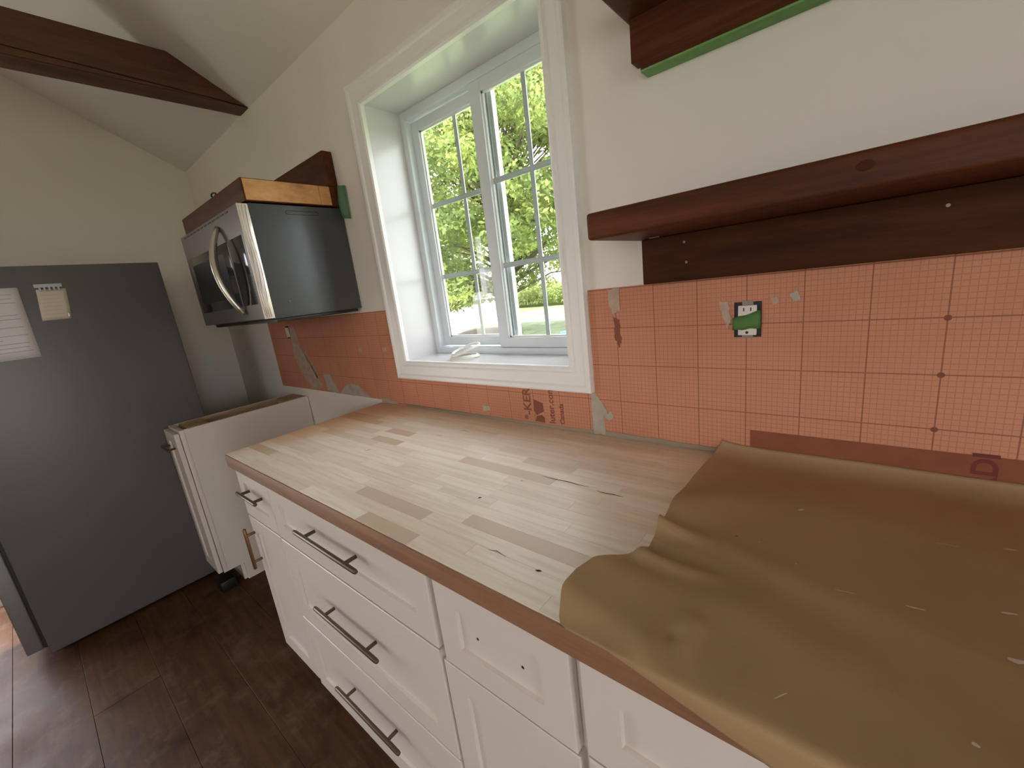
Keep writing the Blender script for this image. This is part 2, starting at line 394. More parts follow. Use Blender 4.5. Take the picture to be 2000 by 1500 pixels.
def sash(x0, x1, z0, z1, y, st, rl, nm, xm, zs, st2=None):
    st2 = st2 or st
    s = bpy.data.objects.new(nm, None); COL.objects.link(s); s.parent = win; s.location = Vector((x0, y, z0))-win.location
    d = .022
    def b(n, m, *a, bev=0): return box(n, MT[m], *a, s, bev)
    b('stile', 'vinyl', x0, x0+st, y, y+d, z0, z1, bev=.002); b('stile', 'vinyl', x1-st2, x1, y, y+d, z0, z1, bev=.002)
    b('rail', 'vinyl', x0+st, x1-st2, y, y+d, z0, z0+rl, bev=.002); b('rail', 'vinyl', x0+st, x1-st2, y, y+d, z1-rl, z1, bev=.002)
    # glazing bead
    g0, g1, h0, h1 = x0+st, x1-st2, z0+rl, z1-rl
    for a in ((g0, g0+.006, h0, h1), (g1-.006, g1, h0, h1), (g0, g1, h0, h0+.006), (g0, g1, h1-.006, h1)):
        b('glazing_bead', 'white', a[0], a[1], y+.008, y+.018, a[2], a[3])
    b('muntin', 'vinyl', xm-.008, xm+.008, y+.0105, y+.0145, h0, h1)
    for z in zs: b('muntin', 'vinyl', g0, g1, y+.0108, y+.0142, z-.009, z+.009)
    cols = [(g0, xm), (xm, g1)]; rows = [h0]+list(zs)+[h1]
    for (a, c) in cols:
        for q in range(3): b('pane', 'glass', a+.001, c-.001, y+.009, y+.0095, rows[q]+.001, rows[q+1]-.001)
    return s
sl = sash(.008, .428, FZ0+.030, FZ1-.036, .178, .038, .036, 'outer_sash', .236, (1.437, 1.714), .052)
sr = sash(.353, WR-.028, FZ0+.026, FZ1-.030, .1535, .048, .036, 'inner_sash', .572, (1.441, 1.722), .030)
for s in (.392, .402, .412):
    box('stile_rib', MT['vinyl'], s, s+.003, .1735, .1765, FZ0+.07, FZ1-.07, sl)
# casing : mitred moulding on the wall, four boards
prof = [(0, 0), (0, .016), (.006, .020), (.014, .0205), (.018, .016), (.024, .0145), (.052, .0165), (.058, .021), (.068, .022), (.073, .020), (.0745, 0)]
cas = empty('trim_1', (WL, 0, WB), 'white moulded casing around the window', kind='structure')
def casing(cx0, cx1, cz0, cz1):
    wl_, wr_, wb_, wt_ = .0765, .0692, .0767, .0778
    corners = [((cx0, cz0), (-wl_, -wb_)), ((cx1, cz0), (wr_, -wb_)), ((cx1, cz1), (wr_, wt_)), ((cx0, cz1), (-wl_, wt_))]
    for i in range(4):
        bm = bmesh.new(); rows = []
        for (c, d) in (corners[i], corners[(i+1) % 4]):
            rows.append([bm.verts.new((c[0]+d[0]*o/.0745-WL, -h, c[1]+d[1]*o/.0745-WB)) for o, h in prof])
        n = len(prof)
        for k in range(n-1): bm.faces.new((rows[0][k], rows[0][k+1], rows[1][k+1], rows[1][k]))
        bm.faces.new((rows[0][n-1], rows[0][0], rows[1][0], rows[1][n-1])); bm.faces.new(rows[0]); bm.faces.new(rows[1][::-1])
        bmesh.ops.recalc_face_normals(bm, faces=bm.faces[:])
        finish(bm, ('casing_bottom', 'casing_side', 'casing_top', 'casing_side')[i], MT['white'], cas)
casing(WL, WR, WB, WT)

# ---------------------------------------------------------------- beam
bm = bmesh.new()
bt = 2.521; bbm = 2.362; xs = (-1.072, -.955)
pr = [(0, bbm), (-4.25, bbm), (-4.25, 2.43), (-4.1, bt), (-(bt-ZC)/SL-.0, bt), (0, ZC+.003)]
for x in xs: pass
A = [bm.verts.new((xs[0], p[0], p[1])) for p in pr]; B = [bm.verts.new((xs[1], p[0], p[1])) for p in pr]
bm.faces.new(A); bm.faces.new(B[::-1])
for i in range(len(pr)): bm.faces.new((A[i], B[i], B[(i+1) % len(pr)], A[(i+1) % len(pr)]))
bmesh.ops.recalc_face_normals(bm, faces=bm.faces[:]); bmesh.ops.bevel(bm, geom=[e for e in bm.edges], offset=.004, segments=2, affect='EDGES')
beam = tag(finish(bm, 'ceiling_beam', MT['beam']), 'dark red-brown timber beam crossing under the sloped ceiling', 'beam')

# ================================================================ MEMBRANES on the wall
def sheet(x0, x1, z0, z1, label, th=.003):
    return tag(box('waterproof_membrane', MT['memb'], x0, x1, -th, -.0003, z0, z1), label, 'membrane', 'orange membrane sheets on the backsplash')
def patch(pts, parent, name='thinset_patch', mat='thin', th=.0022, y=-.003, amp=.003, seed=0, sub=5, label=None):
    bm = bmesh.new(); o = wpos(parent); prism(bm, [(p[0]-o.x, p[1]-o.z) for p in raggy(pts, sub, amp, seed)], y-th-o.y, y-o.y+.0002)
    ob = finish(bm, name, MT[mat], parent)
    if label: ob['label'] = label
    return ob
OUTX0, OUTX1, OUTZ0, OUTZ1 = 1.190, 1.243, 1.1975, 1.274
ml = sheet(-1.388, WL-.0775, .929, 1.331, 'orange gridded backsplash sheet left of the window, smeared with grey mortar')
bm = bmesh.new(); bx(bm, WL-.0765, .8165, -.003, -.0003, .9155, 1.0416)
mu = tag(finish(bm, 'waterproof_membrane', MT['memb']), 'orange printed backsplash strip under the window with brown lettering', 'membrane', 'orange membrane sheets on the backsplash')
bm = bmesh.new()
bx(bm, .832, OUTX0, -.003, -.0003, .9155, 1.331); bx(bm, OUTX1, 2.7, -.003, -.0003, .9155, 1.331)
bx(bm, OUTX0, OUTX1, -.003, -.0003, .9155, OUTZ0); bx(bm, OUTX0, OUTX1, -.003, -.0003, OUTZ1, 1.331)
bmesh.ops.remove_doubles(bm, verts=bm.verts, dist=1e-5)
mr = tag(finish(bm, 'waterproof_membrane', MT['memb']), 'large orange gridded backsplash sheet right of the window around the outlet', 'membrane', 'orange membrane sheets on the backsplash')
patch([(-1.09, 1.29), (-1.03, 1.29), (-1.00, 1.17), (-.93, 1.06), (-.86, .94), (-.98, .935), (-1.06, 1.02), (-1.12, 1.12)], ml, seed=1, amp=.008, mat='thin2')
patch([(-.985, 1.15), (-.96, 1.15), (-.90, 1.04), (-.865, 1.0), (-.90, 1.0)], ml, seed=2, amp=.004, mat='thin2')
patch([(-.93, 1.10), (-.91, 1.10), (-.84, .95), (-.87, .95)], ml, seed=9, amp=.003, mat='thin2')
patch([(-.80, 1.03), (-.74, 1.03), (-.67, .935), (-.79, .935)], ml, seed=3, amp=.006)
patch([(-.63, .955), (-.57, .985), (-.47, .985), (-.42, .955), (-.38, .932), (-.66, .932)], ml, seed=4, amp=.005)
patch([(-.40, 1.17), (-.37, 1.17), (-.375, 1.15), (-.40, 1.155)], ml, seed=5, amp=.002, mat='thin2')
patch([(-.20, 1.17), (-.17, 1.175), (-.17, 1.155), (-.2, 1.155)], ml, seed=6, amp=.002, mat='thin2')
bm = bmesh.new(); P = wpos(ml); bx(bm, -.283-P.x, WL-.0775-P.x, -.003-P.y, -.0003-P.y, .9155-P.z, .9289-P.z); finish(bm, 'membrane_strip', MT['memb'], ml)
patch([(-.28, .937), (-.23, .936), (-.15, .921), (-.18, .917), (-.28, .918)], ml, seed=7, amp=.003, y=-.003)
patch([(.375, .962), (.405, .965), (.41, .945), (.37, .940)], mu, seed=8, amp=.002)
patch([(-.09, .925), (.565, .924), (.565, .9165), (-.09, .9165)], mu, seed=18, amp=.0015, sub=20, mat='caulk')
patch([(.565, .924), (.8165, .926), (.8165, .9165), (.565, .9165)], mu, seed=19, amp=.0012, sub=12, mat='caulk')
patch([(.8166, 1.0425), (.832, 1.041), (.850, 1.0), (.856, .95), (.857, .918), (.8170, .918)], mr, seed=10, amp=.0012, th=.003, y=-.0005)
patch([(.836, 1.035), (.855, 1.012), (.868, .985), (.880, .992), (.886, .975), (.872, .962), (.858, .972), (.852, .99)], mr, seed=11, amp=.0015, mat='thin')
patch([(.890, 1.328), (.925, 1.328), (.925, 1.275), (.905, 1.262), (.893, 1.29)], mr, seed=12, amp=.003, mat='thin2')
patch([(1.160, 1.277), (1.178, 1.279), (1.184, 1.24), (1.178, 1.215), (1.170, 1.235)], mr, seed=13, amp=.002, mat='thin2')
patch([(1.260, 1.279), (1.272, 1.281), (1.274, 1.268), (1.262, 1.264)], mr, seed=14, amp=.0015, mat='thin2')
patch([(1.292, 1.287), (1.305, 1.290), (1.309, 1.272), (1.297, 1.268)], mr, seed=15, amp=.0015, mat='thin')
patch([(.857, .930), (1.25, .926), (1.25, .9165), (.857, .9165)], mr, seed=16, amp=.0012, sub=20, mat='caulk')
patch([(.902, 1.255), (.918, 1.25), (.922, 1.20), (.915, 1.17), (.905, 1.2)], mr, seed=17, amp=.003, mat='ink', th=.0004)
bm = bmesh.new(); bx(bm, 1.225, 2.65, -.0045, -.0028, .9165, .982)  # strip of darker brown laid over the sheet along the counter
finish(bm, 'brown_band', MT['band'], mr)['label'] = 'darker brown strip on the membrane along the counter'
for z in (1.226, 1.125, 1.023):   # printed circles on the grid
    bm = bmesh.new(); bmesh.ops.create_circle(bm, cap_ends=True, radius=.0052, segments=16)
    for v in bm.verts: v.co = Vector((v.co.x+1.519, -.0033, v.co.y+z))
    finish(bm, 'printed_dot', MT['ink'], mr)
def text(s, x, z, size, parent, mat='ink', y=-.0034, bold=.0004):
    cu = bpy.data.curves.new('t', 'FONT'); cu.body = s; cu.size = size; cu.offset = bold; cu.extrude = .0001; cu.space_character = 1.0
    to = bpy.data.objects.new('t', cu); COL.objects.link(to); dg = bpy.context.evaluated_depsgraph_get()
    me = bpy.data.meshes.new_from_object(to.evaluated_get(dg)); bpy.data.objects.remove(to)
    mw = Matrix(((0, -1, 0, x), (0, 0, -1, y), (1, 0, 0, z), (0, 0, 0, 1)))
    me.transform(Matrix.Translation(-wpos(parent)) @ mw); me.materials.clear(); me.materials.append(MT[mat])
    o = bpy.data.objects.new('lettering', me); COL.objects.link(o); o.parent = parent; return o
text('-KERDI', .593, .948, .044, mu, bold=.0009)
text('®', .577, .933, .020, mu)
text('luter.com', .683, .929, .031, mu, bold=.0007)
text('Canada', .718, .931, .0225, mu, bold=.0006)
text('RDI', 1.601, .9185, .044, mr, 'inkd', y=-.0048, bold=.0012)
for pts in ([(.605, 1.004), (.641, .994), (.643, .966), (.613, .951), (.603, .966)], [(.611, .947), (.634, .953), (.643, .946), (.643, .9275), (.607, .930)]):
    bm = bmesh.new(); prism(bm, pts, -.0034, -.0029); finish(bm, 'printed_emblem', MT['ink'], mu)

# outlet beside the window -------------------------------------------------
o = empty('wall_outlet', (1.2165, 0, OUTZ0), 'white double receptacle without cover plate in a black box', 'outlet')
def pb(n, m, *a, bev=0, par=None): return box(n, MT[m], *a, par or o, bev)
pb('outlet_box', 'black', OUTX0, OUTX1, -.0016, .0, OUTZ0, OUTZ1)
pb('mounting_strap', 'screw', 1.206, 1.227, -.0042, -.0016, OUTZ0-.002, OUTZ1+.002)
fc = pb('receptacle_face', 'outlet', 1.199, 1.2345, -.0098, -.0040, 1.2025, 1.2668, bev=.0015)
for x in (1.209, 1.2225):
    for z in (1.2545, 1.226): pb('slot', 'black', x, x+.0022, -.0101, -.0096, z, z+.0075)
bm = bmesh.new(); bmesh.ops.create_circle(bm, cap_ends=True, radius=.0030, segments=14)
for v in bm.verts: v.co = Vector((v.co.x+1.2165, -.0102, v.co.y+1.2085))-o.location
finish(bm, 'ground_hole', MT['black'], o)
for x, z in ((1.2165, OUTZ1-.0035), (1.2165, OUTZ0+.0015)):
    bm = bmesh.new(); tube(bm, [Vector((x, -.0062, z))-o.location, Vector((x, -.0042, z))-o.location], .0028, 10)
    finish(bm, 'screw', MT['screw'], o)
bm = bmesh.new()
grid = []
for i in range(9):
    u = i/8; x = 1.188+u*.054
    zt = 1.2400+.0155*u+.0012*math.sin(u*9); zb_ = 1.2135+.004*u+.0012*math.sin(u*12)
    yy = -.0114 if .12 < u < .95 else -.0080
    grid.append([bm.verts.new((x, yy-.0006*math.sin(k*1.7+i), zb_+(zt-zb_)*k/3)) for k in range(4)])
for i in range(8):
    for k in range(3): bm.faces.new((grid[i][k], grid[i+1][k], grid[i+1][k+1], grid[i][k+1]))
r_ = bmesh.ops.solidify(bm, geom=bm.faces[:], thickness=-.0008)
tag(finish(bm, 'painters_tape', MT['tape'], smooth=True), 'piece of green masking tape stuck across the receptacle', 'tape')
# second, bare outlet under the microwave
o = empty('wall_outlet', (-1.12, 0, 1.23), 'narrow white receptacle strip below the microwave', 'outlet')
pb('outlet_box', 'dark', -1.142, -1.092, -.0042, -.003, 1.228, 1.296)
pb('receptacle_face', 'outlet', -1.136, -1.104, -.010, -.0042, 1.234, 1.288, bev=.0015)

# ================================================================ SHELVES
def rboard(name, mat, x0, x1, y0, y1, z0, z1, parent, bev, wob=0):
    ob = box(name, mat, x0, x1, y0, y1, z0, z1, parent, bev, 4)
    return ob
o = empty('wall_shelf', (.985, 0, 1.33), 'thick dark-stained wooden shelf right of the window above the outlet', 'shelf')
rboard('shelf_board', MT['shelf'], .985, 2.7, -.262, -.001, 1.434, 1.484, o, .008)
rboard('ledger_board', MT['ledger'], 1.003, 2.7, -.040, -.001, 1.332, 1.4335, o, .0025)
for x, z in ((1.099, 1.415), (1.103, 1.372), (1.50, 1.408)):
    bm = bmesh.new(); tube(bm, [Vector((x, -.0415, z))-o.location, Vector((x, -.039, z))-o.location], .0028, 10); finish(bm, 'screw', MT['screw'], o)
for x, y in ((1.042, -.055), (1.030, -.055)):
    pass
bm = bmesh.new(); bx(bm, 1.030-.985, 1.052-.985, -.062, -.059, 1.4325-1.33, 1.4342-1.33); finish(bm, 'staple', MT['screw'], o)
bm = bmesh.new(); bmesh.ops.create_circle(bm, cap_ends=True, radius=.014, segments=18)
for v in bm.verts: v.co = Vector((v.co.x*.7+1.398-.985, -.2623, v.co.y*.5+1.464-1.33))
finish(bm, 'knot', MT['ledger'], o)
o = empty('wall_shelf', (.985, 0, 1.775), 'upper dark-stained wooden shelf at the top right with taped ledger', 'shelf')
rboard('shelf_board', MT['shelf'], .985, 2.7, -.262, -.001, 1.8745, 1.924, o, .011)
bm = bmesh.new()
bx(bm, .9975-.985, 2.7-.985, -.038, -.001, 0, .099)
es = [e for e in bm.edges if abs((e.verts[0].co.z+e.verts[1].co.z)/2) < .001 and abs((e.verts[0].co.x+e.verts[1].co.x)/2-.0125) < .001]
bmesh.ops.bevel(bm, geom=es, offset=.02, segments=5, affect='EDGES')
finish(bm, 'ledger_board', MT['shelf'], o)
tag(box('painters_tape', MT['tape'], 1.018, 2.65, -.041, -.0005, 1.7700, 1.7743, None, .0012), 'long strip of green tape under the upper right shelf ledger', 'tape')

# shelf over the microwave
MX1 = -.298; MX0 = -1.051; MZB = 1.352; MZT = 1.766
o = empty('wall_shelf', (MX1, 0, MZT), 'dark wooden shelf with pale cut end on top of the microwave', 'shelf')
bd = rboard('shelf_board', MT['shelf'], -1.068, MX1, -.372, -.001, MZT+.006, 1.850, o, .003)
box('cut_end', MT['endgrain'], MX1-.0005, MX1+.0018, -.366, -.090, MZT+.010, 1.847, bd)['label'] = 'pale orange-brown sawn end'
box('cut_end', MT['endgrain'], MX1-.0005, MX1+.0018, -.0885, -.044, MZT+.010, 1.847, bd)['label'] = 'pale orange-brown sawn end'
rboard('backboard', MT['shelf'], -1.068, MX1+.002, -.045, -.001, 1.8505, 1.985, o, .006)
bm = bmesh.new()
tp = [(0, 0, .128), (-.012, .0, .10), (-.016, .004, .06), (-.012, .0, .02), (-.006, -.004, -.010)]
rows = []
for i, (dy, dx, dz) in enumerate([(-.004, 0, .0), (-.010, .002, -.030), (-.016, .004, -.065), (-.014, .003, -.10), (-.007, 0, -.128)]):
    rows.append([bm.verts.new((MX1+.003+u*.058+dx, -.002+dy*(1-.3*u)-.004*math.sin(u*3), 1.855+dz-.012*u)) for u in (0, .33, .66, 1)])
for a, b in zip(rows, rows[1:]):
    for k in range(3): bm.faces.new((a[k], a[k+1], b[k+1], b[k]))
bmesh.ops.solidify(bm, geom=bm.faces[:], thickness=.0008)
tag(finish(bm, 'painters_tape', MT['tapeg'], smooth=True), 'pale green tape flap hanging at the shelf end by the window casing', 'tape')
bm = bmesh.new()
c = Vector((-.665, -.345, 1.868))
tube(bm, [c+Vector((.020*math.cos(a), .004*math.sin(a*2), .012*math.sin(a))) for a in [i*math.pi/8 for i in range(17)]], .003, 8, False)
tube(bm, [c+Vector((.018, 0, -.004)), c+Vector((.045, .01, -.0165))], .003, 8)
tag(finish(bm, 'screw_eye', MT['black'], smooth=True), 'small black ring lying on the shelf over the microwave', 'ring')

# ================================================================ MICROWAVE
o = empty('microwave', (MX0, 0, MZB), 'stainless and black over-the-range microwave with curved handle', 'microwave')
YB = -.3665; YD = -.402
bm = bmesh.new(); bx(bm, 0, MX1-MX0, YB, -.002, 0, MZT-MZB, .004, 3)
bd = finish(bm, 'body', MT['mwside'], o, True); sharp(bd); bd['label'] = 'blue-grey painted steel case'
box('underside', MT['black'], MX0+.01, MX1-.004, YB+.004, -.02, MZB-.012, MZB-.0005, o, .002)
dr = box('door_frame', MT['steel'], MX0, MX1-.001, YD, YB-.001, MZB+.004, MZT-.002, o, .004, 3)
box('door_glass', MT['glassblk'], MX0+.035, MX0+.560, YD-.0015, YD+.002, MZB+.062, MZT-.105, o, .0012)
cp = box('control_panel', MT['glassblk'], MX0+.575, MX1-.03, YD-.0015, YD+.002, MZB+.062, MZT-.105, o, .0012)
box('inner_window', MT['black'], MX0+.075, MX0+.50, YD-.0022, YD-.0012, MZB+.10, MZT-.14, o)
box('film_strip', MT['film'], MX1-.0022, MX1+.0012, YD-.002, YB-.001, MZB+.004, MZT-.004, o, .0008)['label'] = 'wrinkled protective film on the door edge'
bm = bmesh.new()
for dy in (-.395, -.386, -.377):
    tube(bm, [Vector((MX1+.0018, dy+.003*math.sin(z*23+dy*90), MZB+.01+z))-o.location for z in [i*.0395 for i in range(11)]], .0011, 6)
finish(bm, 'film_wrinkle', MT['film'], o, True)
hx = -.49
pts = []
for i in range(15):
    u = i/14; pts.append(Vector((hx-.035+.05*u-.0*math.sin(math.pi*u), YD-.004-.052*math.sin(math.pi*u)**.8, MZT-.047-.335*u))-o.location)
bm = bmesh.new(); tube(bm, pts, [.010+.004*math.sin(math.pi*i/14) for i in range(15)], 12); finish(bm, 'handle', MT['steelh'], o, True)
bm = bmesh.new()
ring = []
for i in range(24):
    a = 2*math.pi*i/24; cy, cz = -.175, 1.7395; sy = .058 if math.cos(a) > 0 else -.058
    ring.append(Vector((MX1+.0004, cy+sy+.006*math.cos(a), cz+.0065*math.sin(a)))-o.location)
ring.append(ring[0]); tube(bm, ring, .0008, 6, False); finish(bm, 'side_vent', MT['black'], o, True)
bm = bmesh.new(); bmesh.ops.create_uvsphere(bm, u_segments=14, v_segments=8, radius=.006)
for v in bm.verts: v.co = Vector((v.co.x*.12, v.co.y, v.co.z))+Vector((MX1-.0002, -.302, 1.411))-o.location
finish(bm, 'dent', MT['mwside'], o, True)
for k in range(12): box('vent_slat', MT['black'], MX0+.05+k*.052, MX0+.085+k*.052, YD-.0012, YD+.001, MZT-.016, MZT-.011, o)

# ================================================================ COUNTERTOP
CL, CT, CF, CB = -.288, .914, -.648, -.0035
ctp = empty('countertop', (CL, CF, CT-.045), 'sanded butcher block countertop, pale with orange left end', 'countertop')
box('core_slab', MT['edge'], CL+.001, 2.6, CF+.004, CB, CT-.045, CT-.0125, ctp)
box('core_slab', MT['edge'], 1.42, 2.6, CF+.004, CB, CT-.0123, CT-.0008, ctp)
box('front_edge', MT['edge'], CL, 2.6, CF, CF+.0038, CT-.045, CT-.0012, ctp, .0012)
box('back_caulk', MT['caulk'], -.25, 1.3, CB-.0005, -.0032, CT-.001, CT+.002, ctp)
nr = 18; rw = (CB-CF-.004)/nr; cnt = 0
rnd = random.Random(11)
for r in range(nr):
    y0 = CF+.004+r*rw; x = CL; 
    while x < 1.419:
        L = rnd.uniform(.13, .42) if x > CL else rnd.uniform(.06, .35)
        x1 = min(x+L, 1.42)
        if 1.42-x1 < .06: x1 = 1.42
        b = bmesh.new(); bx(b, 0, x1-x-.0001, 0, rw-.0001, -.012, 0, .0003, 1)
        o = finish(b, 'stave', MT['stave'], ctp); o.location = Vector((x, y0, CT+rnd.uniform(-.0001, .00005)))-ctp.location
        x = x1; cnt += 1
def crack(pts, wd, name='crack'):
    bm = bmesh.new(); n = len(pts); L = []; Rr = []
    for i, p in enumerate(pts):
        q = Vector(pts[min(i+1, n-1)])-Vector(pts[max(i-1, 0)]); q.normalize(); s = Vector((-q.y, q.x))*wd*(math.sin(math.pi*(i+.25)/(n-.5))+.1)
        L.append(bm.verts.new((p[0]+s.x-ctp.location.x, p[1]+s.y-ctp.location.y, CT+.0004-ctp.location.z))); Rr.append(bm.verts.new((p[0]-s.x-ctp.location.x, p[1]-s.y-ctp.location.y, CT+.0004-ctp.location.z)))
    for i in range(n-1): bm.faces.new((L[i], Rr[i], Rr[i+1], L[i+1]))
    finish(bm, name, MT['dark'], ctp)
crack([(.836, -.294), (.87, -.295), (.905, -.292), (.935, -.294), (.962, -.2935)], .0012)
crack([(.985, -.300), (1.0, -.302), (1.02, -.299), (1.045, -.299)], .0012)
crack([(.915, -.575), (.93, -.570), (.955, -.574)], .0008)
crack([(.765, -.4465), (.768, -.444), (.771, -.4415)], .0028, 'knot')
crack([(1.02, -.5755), (1.025, -.574), (1.03, -.5725)], .0020, 'knot')
crack([(.803, -.337), (.806, -.335)], .0018, 'knot')
crack([(.385, -.137), (.40, -.134), (.42, -.136)], .0009); crack([(.212, -.397), (.22, -.388), (.225, -.384)], .0012, 'knot'); crack([(.34, -.205), (.36, -.2)], .0012, 'knot')

# ================================================================ CABINETS
def shaker(name, x0, x1, z0, z1, yf, parent, rail=.057, th=.019, rec=.007):
    """front facing -y with recessed centre panel"""
    bm = bmesh.new(); P = wpos(parent)
    rx = min(rail, (x1-x0)*.28)
    def ring(a, c, e, f, y): return [bm.verts.new(Vector(v)-P) for v in ((a, y, e), (c, y, e), (c, y, f), (a, y, f))]
    b = ring(x0, x1, z0, z1, yf+th); e = .0018
    f0 = ring(x0, x1, z0, z1, yf+e); f1 = ring(x0+e, x1-e, z0+e, z1-e, yf)
    i0 = ring(x0+rx, x1-rx, z0+rail, z1-rail, yf); i1 = ring(x0+rx+.002, x1-rx-.002, z0+rail+.002, z1-rail-.002, yf+rec)
    for A, B in ((b, f0), (f0, f1), (f1, i0), (i0, i1)):
        for k in range(4): bm.faces.new((A[k], A[(k+1) % 4], B[(k+1) % 4], B[k]))
    bm.faces.new(i1); bm.faces.new(b[::-1]); bmesh.ops.recalc_face_normals(bm, faces=bm.faces[:])
    return finish(bm, name, MT['cab'], parent)
def handle(parent, p0, p1, yb, yf, mat='brass', r=.0062):
    """bar pull p0->p1 (x,z) at y=yb, posts back to the face yf"""
    P = wpos(parent); bm = bmesh.new()
    a = Vector((p0[0], yb, p0[1])); b = Vector((p1[0], yb, p1[1]))
    tube(bm, [a-P, a.lerp(b, .02)-P, a.lerp(b, .98)-P, b-P], [r*.8, r, r, r*.8], 12)
    for t in (.17, .83):
        c = a.lerp(b, t); tube(bm, [c-P, Vector((c.x, yf, c.z))-P], r*.8, 10)
    return finish(bm, 'handle', MT[mat], parent, True)
def cabinet(x0, x1, label, toe=.075, zt=.868, group=None, yb=-.612):
    o = empty('base_cabinet', ((x0+x1)/2, -.3, 0), label, 'cabinet', group)
    bm = bmesh.new(); P = o.location
    for a in ((x0, x0+.018, yb, -.004, .1, zt), (x1-.018, x1, yb, -.004, .1, zt), (x0+.018, x1-.018, yb, -.004, .1, .118), (x0+.018, x1-.018, -.022, -.004, .118, zt), (x0+.018, x1-.018, yb, yb+.07, zt-.03, zt)):
        bx(bm, a[0]-P.x, a[1]-P.x, a[2]-P.y, a[3]-P.y, a[4], a[5])
    finish(bm, 'carcass', MT['cab'], o)
    box('toe_kick', MT['cab'], x0+.001, x1-.001, yb+toe, yb+toe+.016, 0.0, .0995, o)
    return o
YFc = -.632
A = cabinet(-.284, .008, 'narrow white base cabinet at the far left end of the countertop')
d = shaker('drawer', -.281, .003, .676, .862, YFc, A, .05); handle(d, (-.212, .790), (-.040, .790), YFc-.030, YFc)
d = shaker('door', -.281, .003, .100, .670, YFc, A); handle(d, (-.262, .632), (-.262, .468), YFc-.030, YFc, 'brassv')
B = cabinet(.010, .792, 'wide white base cabinet with three drawers and long brass pulls')
for z0, z1, hz in ((.676, .862, .790), (.378, .670, .543), (.088, .372, .256)):
    d = shaker('drawer', .012, .787, z0, z1, YFc-.001, B, .058); handle(d, (.250, hz), (.570, hz), YFc-.033, YFc-.001)
C = cabinet(.794, 1.117, 'white base cabinet with undrilled-pull drawer over a plain door, mostly under the paper')
C['label'] = 'white base cabinet whose drawer has two bare screw holes and no pull'
d = shaker('drawer', .809, 1.110, .662, .862, YFc-.002, C, .055)
for x in (.909, 1.012):
    bm = bmesh.new(); bmesh.ops.create_circle(bm, cap_ends=True, radius=.0032, segments=12)
    for v in bm.verts: v.co = Vector((v.co.x+x, YFc+.0045, v.co.y+.7615))-wpos(d)
    finish(bm, 'screw_hole', MT['dark'], d)
shaker('door', .796, 1.112, .100, .654, YFc, C)
D = cabinet(1.119, 1.885, 'white base cabinet at the right, partly hidden by draped brown paper')
shaker('drawer', 1.128, 1.880, .676, .862, YFc-.001, D, .058); shaker('drawer', 1.128, 1.880, .378, .670, YFc-.001, D, .058); shaker('drawer', 1.128, 1.880, .088, .372, YFc-.001, D, .058)
# small cabinet left of the range gap
S = empty('base_cabinet', (-1.18, -.3, 0), 'small open-topped white base cabinet beside the refrigerator', 'cabinet')
bm = bmesh.new(); P = S.location
sx0, sx1, zt = -1.281, -1.066, .8845
pts = [(-.605, .1), (-.530, .1), (-.530, .0), (-.004, 0), (-.004, zt), (-.605, zt)]
a = [bm.verts.new((sx1-P.x, p[0]-P.y, p[1])) for p in pts]; b = [bm.verts.new((sx1-.016-P.x, p[0]-P.y, p[1])) for p in pts]
bm.faces.new(a); bm.faces.new(b[::-1])
for i in range(6): bm.faces.new((a[i], b[i], b[(i+1) % 6], a[(i+1) % 6]))
bmesh.ops.recalc_face_normals(bm, faces=bm.faces[:]); finish(bm, 'side_panel', MT['cab'], S)
box('side_panel', MT['cab'], sx0, sx0+.016, -.605, -.004, .1, zt, S)
box('back_panel', MT['ply'], sx0+.016, sx1-.016, -.012, -.004, .1, zt-.002, S); box('bottom_panel', MT['ply'], sx0+.016, sx1-.016, -.6, -.012, .1, .116, S)
box('top_rail', MT['ply'], sx0+.016, sx1-.0165, -.585, -.495, zt-.018, zt-.001, S); box('top_rail', MT['ply'], sx0+.016, sx1-.0165, -.10, -.013, zt-.018, zt-.001, S)
box('side_lining', MT['ply'], sx0+.0162, sx0+.021, -.494, -.101, .117, zt-.001, S)
box('side_lining', MT['ply'], sx1-.0185, sx1-.0162, -.494, -.101, .117, zt+.0005, S)
box('face_frame', MT['cab'], sx0, sx1+.001, -.624, -.6055, .1, zt, S, .001)
box('toe_kick', MT['cab'], sx0+.001, sx1-.0165, -.545, -.530, 0, .0995, S)
d = shaker('door', sx0+.002, sx1-.006, .105, .872, -.6465, S, .05); handle(d, (-1.262, .795), (-1.10, .795), -.676, -.6465, 'brass')
tag(box('plastic_block', MT['black'], -1.155, -1.06, -.655, -.585, 0.0, .055, None, .008), 'small black plastic block on the floor under the small cabinet', 'block')

# ================================================================ FRIDGE
FX, FYr, FYf, FZ = -1.287, -.463, -1.258, 1.689
F = empty('refrigerator', (-1.69, -.86, 0), 'dark grey refrigerator side with papers on it, at the left', 'refrigerator')
box('body', MT['fridge'], -2.085, FX, FYf, FYr, .022, FZ, F, .006, 3)
for x0, x1, z0, z1 in ((-2.085, -1.689, .66, FZ), (-1.683, FX, .66, FZ), (-2.085, FX, .06, .652)):
    box('door', MT['fridgedoor'], x0, x1, FYf-.062, FYf-.010, z0, z1, F, .008, 3)
box('door_seal', MT['black'], -2.08, FX-.006, FYf-.0095, FYf-.0005, .06, FZ-.005, F)
for x in (-1.72, -1.652):
    bm = bmesh.new(); P = F.location; tube(bm, [Vector((x, FYf-.066, .80))-P, Vector((x, FYf-.112, .83))-P, Vector((x, FYf-.112, 1.47))-P, Vector((x, FYf-.066, 1.50))-P], .011, 10); finish(bm, 'handle', MT['steelh'], F, True)
